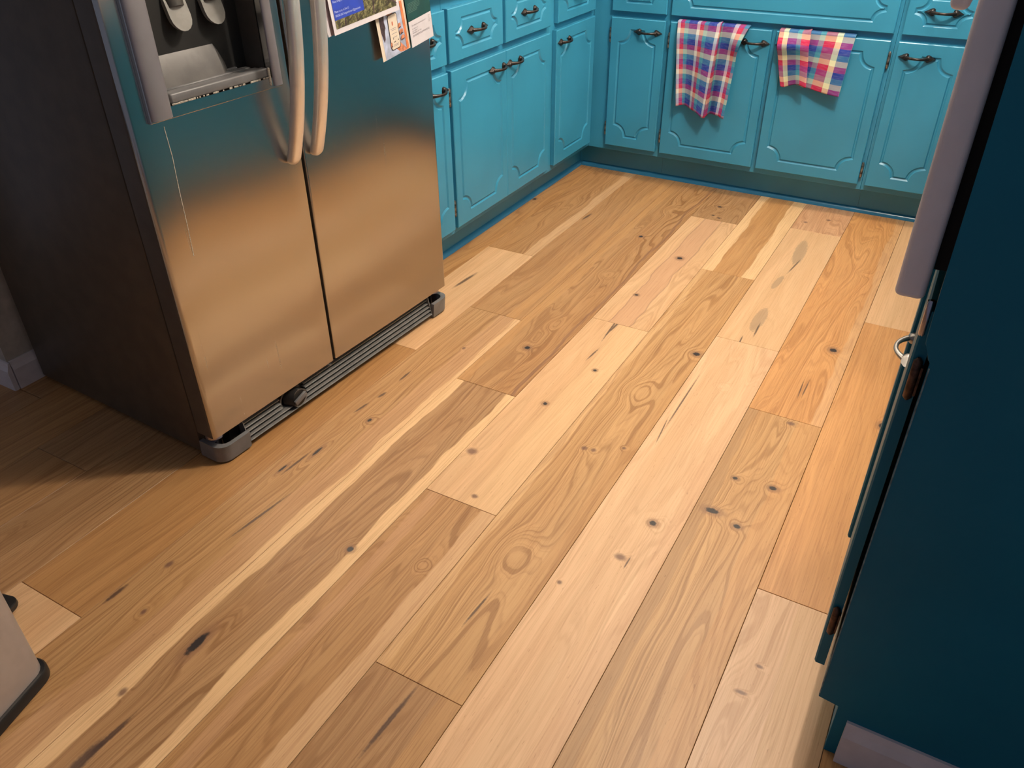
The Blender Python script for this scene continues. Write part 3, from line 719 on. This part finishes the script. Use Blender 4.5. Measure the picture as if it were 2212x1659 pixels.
# ------------------------------------------------------------------ papers on the fridge
FM = Matrix.Translation((-1.35861, 0.950, 0)) @ Matrix.Rotation(-TF, 4, 'Z')
class Sheet:
    """slightly bent paper: bilinear patch through four corners (BL, BR, TR, TL) given in fridge coordinates"""
    def __init__(s, name, label, cat, corners, mat, bow=0.0, group=None):
        s.c = [FM @ Vector(p) for p in corners]; s.bow = bow
        n = (s.c[1]-s.c[0]).cross(s.c[3]-s.c[0]).normalized()
        s.n = n if n.x > 0 else -n
        bm = bmesh.new(); N = 8
        g = [[bm.verts.new(s.P(i/N, j/N, 0)) for i in range(N+1)] for j in range(N+1)]
        for j in range(N):
            for i in range(N): bm.faces.new((g[j][i], g[j][i+1], g[j+1][i+1], g[j+1][i]))
        bmesh.ops.recalc_face_normals(bm, faces=bm.faces)
        bmesh.ops.solidify(bm, geom=bm.faces[:], thickness=0.0004)
        s.o = tag(link_mesh(name, bm, mat, smooth=30), label, cat, group)
    def P(s, a, b, eps):
        p = (s.c[0]*(1-a)+s.c[1]*a)*(1-b)+(s.c[3]*(1-a)+s.c[2]*a)*b
        return p+s.n*(eps+s.bow*4*a*(1-a)*(1-b))
    def prn(s, name, poly, mat, lvl=1):
        bm = bmesh.new()
        bm.faces.new([bm.verts.new(s.P(a, b, 0.0005+0.0003*lvl)) for a, b in poly])
        return link_mesh(name, bm, mat, s.o)
    def area(s, name, a0, a1, b0, b1, mat, lvl=1, N=8):
        bm = bmesh.new()
        g = [[bm.verts.new(s.P(a0+(a1-a0)*i/N, b0+(b1-b0)*j/N, 0.0005+0.0003*lvl)) for i in range(N+1)] for j in range(N+1)]
        for j in range(N):
            for i in range(N): bm.faces.new((g[j][i], g[j][i+1], g[j+1][i+1], g[j+1][i]))
        return link_mesh(name, bm, mat, s.o)
    def text(s, body, a, b, size_b, width_a, mat, lvl=3):
        cu = bpy.data.curves.new('t', 'FONT'); cu.body = body; cu.size = 1.0; cu.resolution_u = 3
        to = bpy.data.objects.new('t', cu); COL.objects.link(to)
        me = bpy.data.meshes.new_from_object(to.evaluated_get(bpy.context.evaluated_depsgraph_get()))
        bpy.data.objects.remove(to); bpy.data.curves.remove(cu)
        xs = [v.co.x for v in me.vertices]; x1 = max(xs); x0 = min(xs)
        bm = bmesh.new(); bm.from_mesh(me); bpy.data.meshes.remove(me)
        for v in bm.verts:
            v.co = s.P(a+(v.co.x-x0)/(x1-x0)*width_a, b+v.co.y*size_b, 0.0005+0.0003*lvl)
        return link_mesh('printed_text', bm, mat, s.o)
# envelopes tucked behind the flyer
Sheet('envelope', 'pinkish envelope farthest left behind the flyer on the fridge', 'envelope',
      [(0.008, 0.520, 0.888), (0.008, 0.700, 0.905), (0.004, 0.68, 1.10), (0.004, 0.497, 1.08)], M['paper_pink'])
s = Sheet('envelope', 'open pale envelope directly under the left edge of the flyer', 'envelope',
      [(0.017, 0.534, 0.886), (0.017, 0.70, 0.906), (0.010, 0.67, 1.09), (0.010, 0.507, 1.08)], M['paper_pink'])
s.area('white_edge', 0.0, 0.055, 0.0, 1.0, M['paper'])
fl = Sheet('flyer', 'white bordered flyer with blue text box over a woodland photo', 'flyer',
      [(0.026, 0.546, 0.888), (0.022, 0.787, 0.909), (0.006, 0.772, 1.19), (0.006, 0.530, 1.165)], M['paper'])
fl.area('woodland_photo', 0.040, 0.960, 0.040, 0.97, M['forest'], 1)
fl.area('blue_box', 0.040, 0.47, 0.105, 0.80, M['ink_blue'], 2)
for body, b, wa in (('508-263-2667 ewgeethunsor1@gmail.com', 0.128, 0.36), ('Please r.s.v.p. to Ewa G', 0.158, 0.20), ('Please bring your lawn chairs and a dish to share', 0.232, 0.42),
                    ('We will have beer, dogs, eats, beef and buns', 0.262, 0.40), ('7001 Deer Path Hwy', 0.322, 0.21), ('Address:', 0.352, 0.09)):
    fl.text(body, 0.056, b, 0.024, wa, M['ink_pale'])
rr = random.Random(3)
for k, (a0, b0, a1, b1, wd) in enumerate(((0.62, 0.45, 0.80, 0.16, 0.022), (0.80, 0.16, 0.96, 0.06, 0.016), (0.66, 0.36, 0.60, 0.05, 0.012), (0.56, 0.42, 0.95, 0.28, 0.012), (0.17, 0.045, 0.19, 0.10, 0.012), (0.09, 0.045, 0.10, 0.10, 0.006), (0.35, 0.05, 0.33, 0.10, 0.007))):
    fl.prn('printed_trunk', [(a0-wd, b0), (a1-wd*0.7, b1), (a1+wd*0.7, b1), (a0+wd, b0)], M['hair_print'], 2)
pc = Sheet('postcard', 'cream postcard showing a hand holding a phone, below the flyer', 'postcard',
      [(0.016, 0.716, 0.798), (0.006, 0.841, 0.811), (0.003, 0.822, 0.955), (0.010, 0.700, 0.940)], M['paper_cream'])
pc.area('photo_print', 0.10, 0.86, 0.0, 0.72, M['shirt_print'], 1)
pc.prn('hair_print', [(0.10, 0.72), (0.28, 0.72), (0.24, 0.60), (0.26, 0.50), (0.22, 0.46), (0.20, 0.33), (0.15, 0.28), (0.10, 0.45)], M['hair_print'], 2)
pc.prn('strap_print', [(0.84, 0.80), (0.92, 0.80), (0.93, 0.50), (0.92, 0.26), (0.93, 0.02), (0.84, 0.0), (0.85, 0.25), (0.84, 0.50)], M['orange_print'], 3)
pc.prn('chin_print', [(0.32, 0.70), (0.62, 0.72), (0.55, 0.67), (0.40, 0.66)], M['skin_print'], 2)
pc.prn('wrist_print', [(0.50, 0.10), (0.62, 0.02), (0.80, 0.0), (0.86, 0.02), (0.70, 0.14), (0.62, 0.22)], M['skin_print'], 2)
def rrect(cx, cy, w2, h2, r, tilt=0.0):
    pts = []
    for sx, sy, a0 in ((1, 1, 0), (-1, 1, 90), (-1, -1, 180), (1, -1, 270)):
        for i in range(5):
            a = math.radians(a0+90*i/4); pts.append((sx*(w2-r)+r*math.cos(a), sy*(h2-r)+r*math.sin(a)))
    return [(cx+x+tilt*y, cy+y) for x, y in pts]
pc.prn('phone_outline', rrect(0.505, 0.385, 0.165, 0.285, 0.05, 0.06), M['ink_dark'], 4)
pc.prn('phone_screen', rrect(0.505, 0.385, 0.150, 0.272, 0.045, 0.06), M['paper_cream'], 5)
pc.prn('screen_logo', rrect(0.49, 0.52, 0.022, 0.035, 0.02), M['logo_print'], 6)
for a, b in ((0.44, 0.28), (0.45, 0.225), (0.49, 0.225), (0.60, 0.235)): pc.prn('screen_icon', rrect(a, b, 0.012, 0.010, 0.006), M['ink_dark'], 6)
for b, w2 in ((0.44, 0.10), (0.415, 0.08), (0.36, 0.09), (0.30, 0.08), (0.18, 0.09), (0.16, 0.09)): pc.prn('screen_line', rrect(0.50, b, w2, 0.004, 0.003), M['ink_grey'], 6)
for a, b, w2, h2 in ((0.70, 0.44, 0.055, 0.040), (0.74, 0.335, 0.065, 0.038), (0.755, 0.235, 0.065, 0.036), (0.345, 0.20, 0.030, 0.040)):
    pc.prn('finger_print', rrect(a, b, w2, h2, 0.034, 0.2), M['skin_print'], 7)
    pc.prn('finger_shade', rrect(a+0.01, b-h2*0.75, w2*0.7, h2*0.22, 0.008), M['hair_print'], 8)
pc.text('for your smart life', 0.10, 0.765, 0.045, 0.46, M['ink_dark'])
pc.text('52', 0.80, 0.93, 0.09, 0.10, M['ink_dark'])
gm = Sheet('mailer', 'dark green mailer card with white address panel at the fridge edge', 'mailer',
      [(0.010, 0.839, 0.809), (0.008, 0.938, 0.823), (0.003, 0.922, 1.02), (0.004, 0.820, 1.005)], M['ink_green'])
gm.area('address_panel', 0.015, 0.985, 0.0, 0.315, M['paper'], 1)
for b, wa in ((0.415, 0.36), (0.432, 0.38), (0.449, 0.48), (0.466, 0.50), (0.483, 0.50), (0.500, 0.50), (0.517, 0.50)):
    gm.text('ask our team what we can do for your home today', 0.07, b, 0.017, wa, M['ink_mint'], 2)
gm.area('white_box', 0.18, 0.50, 0.60, 0.75, M['paper'], 1)
for b, wa, bd in ((0.245, 0.60, 'THE PRINTED HOUSEHOLD AT'), (0.205, 0.24, 'PO BOX 21'), (0.180, 0.22, 'OR CURRENT'), (0.155, 0.38, 'RESIDENT OF THE'), (0.120, 0.72, '|l||lI|lI||lIl|I|||lIlI|l|I||Il||')):
    gm.text(bd, 0.12, b, 0.022 if b > .13 else 0.03, wa, M['ink_grey'], 2)
for k in range(5): gm.text(('PRSRT', 'STD', 'US', 'PAID', 'MA')[k], 0.84, 0.275-0.018*k, 0.016, 0.10 if k in (0, 3) else 0.06, M['ink_grey'], 2)

# ------------------------------------------------------------------ towels
def plaid(name, cols, rows, per):
    t = NT(name); uv = t.coord('UV'); x = t.sep(uv)
    fx = t.math('FRACT', t.math('DIVIDE', x[0], per*1.06)); fy = t.math('FRACT', t.math('DIVIDE', x[1], per))
    c = t.mix(0.42, t.cramp(fx, cols), t.cramp(fy, rows))
    wv = t.noise(t.mapping(uv, sc=(0.003, 0.003, 1)), 1, 2)
    wr = t.noise(t.mapping(uv, sc=(0.02, 0.006, 1)), 1, 3)
    c = t.mix(t.ramp(wr, 0.35, 0.75, 0.0, 0.12), c, (0.45, 0.45, 0.55))
    t.bump(wv, 0.5, 0.001)
    return t.out(c, 0.85, 0, 0.2)
CR, WH, TE, BL, CM = (0.46, 0.020, 0.075), (0.54, 0.55, 0.64), (0.05, 0.26, 0.36), (0.020, 0.045, 0.28), (0.68, 0.67, 0.42)
cols = [(0.0, WH), (0.16, CR), (0.36, TE), (0.57, BL)]
rows = [(0.0, BL), (0.27, TE), (0.52, CM), (0.76, CR)]
M['plaid'] = plaid('plaid_cotton', cols, rows, 0.080)
cols2 = [(0.0, CR), (0.17, CM), (0.35, BL), (0.68, TE), (0.84, CR)]
rows2 = [(0.0, TE), (0.25, BL), (0.51, CR), (0.76, CM)]
M['plaid_wide'] = plaid('plaid_cotton_wide', cols2, rows2, 0.075)
def towel(label, xa, xb, ztop, fn, vlen, nu=90, nv=50, loc_y=FY-TH, u0=0.0, back=0.03, mat='plaid', us=1.06):
    """fn(s,t) -> (x, out, z); s across, t down from the door top (0..1)"""
    bm = bmesh.new(); uvl = bm.loops.layers.uv.new('UVMap')
    rowsv = []
    ts = [-1, -0.5]+[j/nv for j in range(nv+1)]
    for t in ts:
        rw = []
        for i in range(nu+1):
            s = i/nu
            if t < 0:
                x, o, z = fn(s, 0.0)
                if t == -1: p = (x, loc_y+TH+0.001-0.0012, z-back)   # tucked behind the door
                else: p = (x, loc_y+0.010, z+0.004)
                tt = t*back
            else:
                x, o, z = fn(s, t); p = (x, loc_y-o, z); tt = t*vlen
            rw.append((bm.verts.new(p), (u0+s*(xb-xa)*us, -tt+0.005)))
        rowsv.append(rw)
    for a, b in zip(rowsv[:-1], rowsv[1:]):
        for i in range(nu):
            f = bm.faces.new((a[i][0], a[i+1][0], b[i+1][0], b[i][0]))
            for l, q in zip(f.loops, (a[i], a[i+1], b[i+1], b[i])): l[uvl].uv = q[1]
    o = link_mesh('dish_towel', bm, M[mat], smooth=80)
    md = o.modifiers.new('thickness', 'SOLIDIFY'); md.thickness = 0.0022; md.offset = 1
    return tag(o, label, 'towel', None)
sm = lambda a, b, x: (lambda q: q*q*(3-2*q))(min(1, max(0, (x-a)/(b-a))))
gz = lambda x, c, wd: math.exp(-((x-c)/wd)**2)
def lerp(a, b, k): return a+(b-a)*k
def tow1(s, t):
    kr = 0.72*(t/.3)**0.8 if t < .3 else 0.72+0.28*(t-.3)/.7
    if s < .62:
        q = s/.62; x = lerp(lerp(-1.102, -0.927, q), lerp(-1.066, -0.942, q), t)
        o = 0.008+0.012*sm(0, .2, t)+0.008*t + 0.030*sm(.30, 1.0, q)*(0.35+0.65*t) + 0.012*gz(q, .02, .10)*t + 0.004*math.sin(q*9+t*3)*t
    elif s < .70:
        q = (s-.62)/.08; x = lerp(lerp(-0.927, -0.932, q), lerp(-0.942, -0.936, q), t)
        o = lerp(0.008+0.012*sm(0, .2, t)+0.008*t+0.030*(0.35+0.65*t), 0.006+0.008*t, sm(0, 1, q))
    else:
        q = (s-.70)/.30; x = lerp(lerp(-0.932, -0.820, q), lerp(-0.936, -0.864, q), lerp(t, kr, q))
        o = 0.006+0.008*t + (0.026*sm(.2, .8, q))*gz(t, .16, .13) + 0.022*sm(0, .55, q)*t + 0.008*gz(q, .95, .2)*t
    z = ZD1+0.006-t*(0.318+0.016*gz(s, .60, .12)-0.012*gz(s, .15, .2)+0.010*s+0.008*gz(s, 1, .08))
    if t == 0: z += 0.006*gz(s, .63, .05)
    return x, max(o, 0.0035), z
t1 = towel('long red, blue and cream plaid towel on the left sink door', -1.102, -0.82, ZD1, tow1, 0.335, u0=0.0)
def tow2(s, t):
    cov = 0.024*gz(t, .24, .16)
    if s < 0.42:
        q = s/.42; x = lerp(lerp(-0.708, -0.595, q), lerp(-0.669, -0.570, q), t)-0.006*math.sin(math.pi*t)*(1-q)
        o = 0.008+0.010*sm(0, .3, t)+0.006*t + 0.032*sm(.15, 1, q)*(0.35+0.65*t) + cov*(1-0.6*q)
    elif s < 0.50:
        q = (s-.42)/.08; x = lerp(lerp(-0.595, -0.600, q), lerp(-0.570, -0.618, q), t)
        o = lerp(0.008+0.010*sm(0, .3, t)+0.006*t+0.032*(0.35+0.65*t)+cov*0.4, 0.006+0.006*t, sm(0, 1, q))
    else:
        q = (s-.50)/.50; x = lerp(lerp(-0.600, -0.440, q), lerp(-0.618, -0.450, q), t)
        o = 0.006+0.006*t + 0.012*sm(0, .3, t)*sm(0, .3, q) + 0.022*sm(.35, 1.0, q)*t + 0.004*math.sin(q*8+t*4)*t
    z = ZD1+0.006-t*(0.184+0.010*gz(s, .04, .10)-0.010*gz(s, .30, .12)+0.018*sm(.5, 1, s))
    if t == 0: z += 0.007*gz(s, .43, .05)
    return x, max(o, 0.0035), z
t2 = towel('short plaid towel folded double on the right sink door', -0.708, -0.44, ZD1, tow2, 0.190, u0=0.0, mat='plaid_wide', us=0.80)

# ------------------------------------------------------------------ waste bin at the left edge
BA = math.radians(14.3)
bin_ = tag(empty('trash_can', (0, 0, 0), BA), 'satin grey step bin with black base at the left edge', 'bin')
bw, bd, br = 0.40, 0.30, 0.030
cx, cy = -1.197, 0.372
ux, uy = Vector((math.cos(BA), math.sin(BA))), Vector((-math.sin(BA), math.cos(BA)))
ctr = Vector((cx, cy)) - ux*(bw/2-0.010) - uy*(bd/2-0.010)
bin_.location = (ctr.x, ctr.y, 0)
def rprism(bm, w2, d2, r, levels):
    rings = []
    for z, g in levels:
        pts = []
        for sx, sy, a0 in ((1, 1, 0), (-1, 1, 90), (-1, -1, 180), (1, -1, 270)):
            for i in range(7):
                a = math.radians(a0+90*i/6)
                pts.append(bm.verts.new((sx*(w2-r)+(r+g)*math.cos(a), sy*(d2-r)+(r+g)*math.sin(a), z)))
        rings.append(pts)
    n = len(rings[0])
    for a, b in zip(rings[:-1], rings[1:]):
        for i in range(n): bm.faces.new((a[i], a[(i+1) % n], b[(i+1) % n], b[i]))
    bm.faces.new(rings[0][::-1]); bm.faces.new(rings[-1])
bm = bmesh.new(); rprism(bm, bw/2, bd/2, br, [(0.0, 0.001), (0.003, 0.004), (0.020, 0.004), (0.024, 0.001)]); link_mesh('base_ring', bm, M['black'], bin_, smooth=40)
bm = bmesh.new(); rprism(bm, bw/2-0.004, bd/2-0.004, br, [(0.0245, 0.0), (0.60, 0.0)]); link_mesh('body', bm, M['can'], bin_, smooth=40)
bm = bmesh.new(); rprism(bm, bw/2-0.002, bd/2-0.002, br, [(0.601, 0.002), (0.63, 0.002), (0.645, -0.01)]); link_mesh('lid', bm, M['black'], bin_, smooth=40)
bm = bmesh.new(); rprism(bm, 0.055, 0.038, 0.020, [(0.014, 0.0), (0.018, 0.002), (0.026, 0.001), (0.028, -0.003)])
add_box(bm, (-0.012, -0.080, 0.012), (0.012, -0.030, 0.020), 0.002)
link_mesh('pedal', bm, M['black'], bin_, (-0.020, bd/2+0.070, 0), smooth=40)
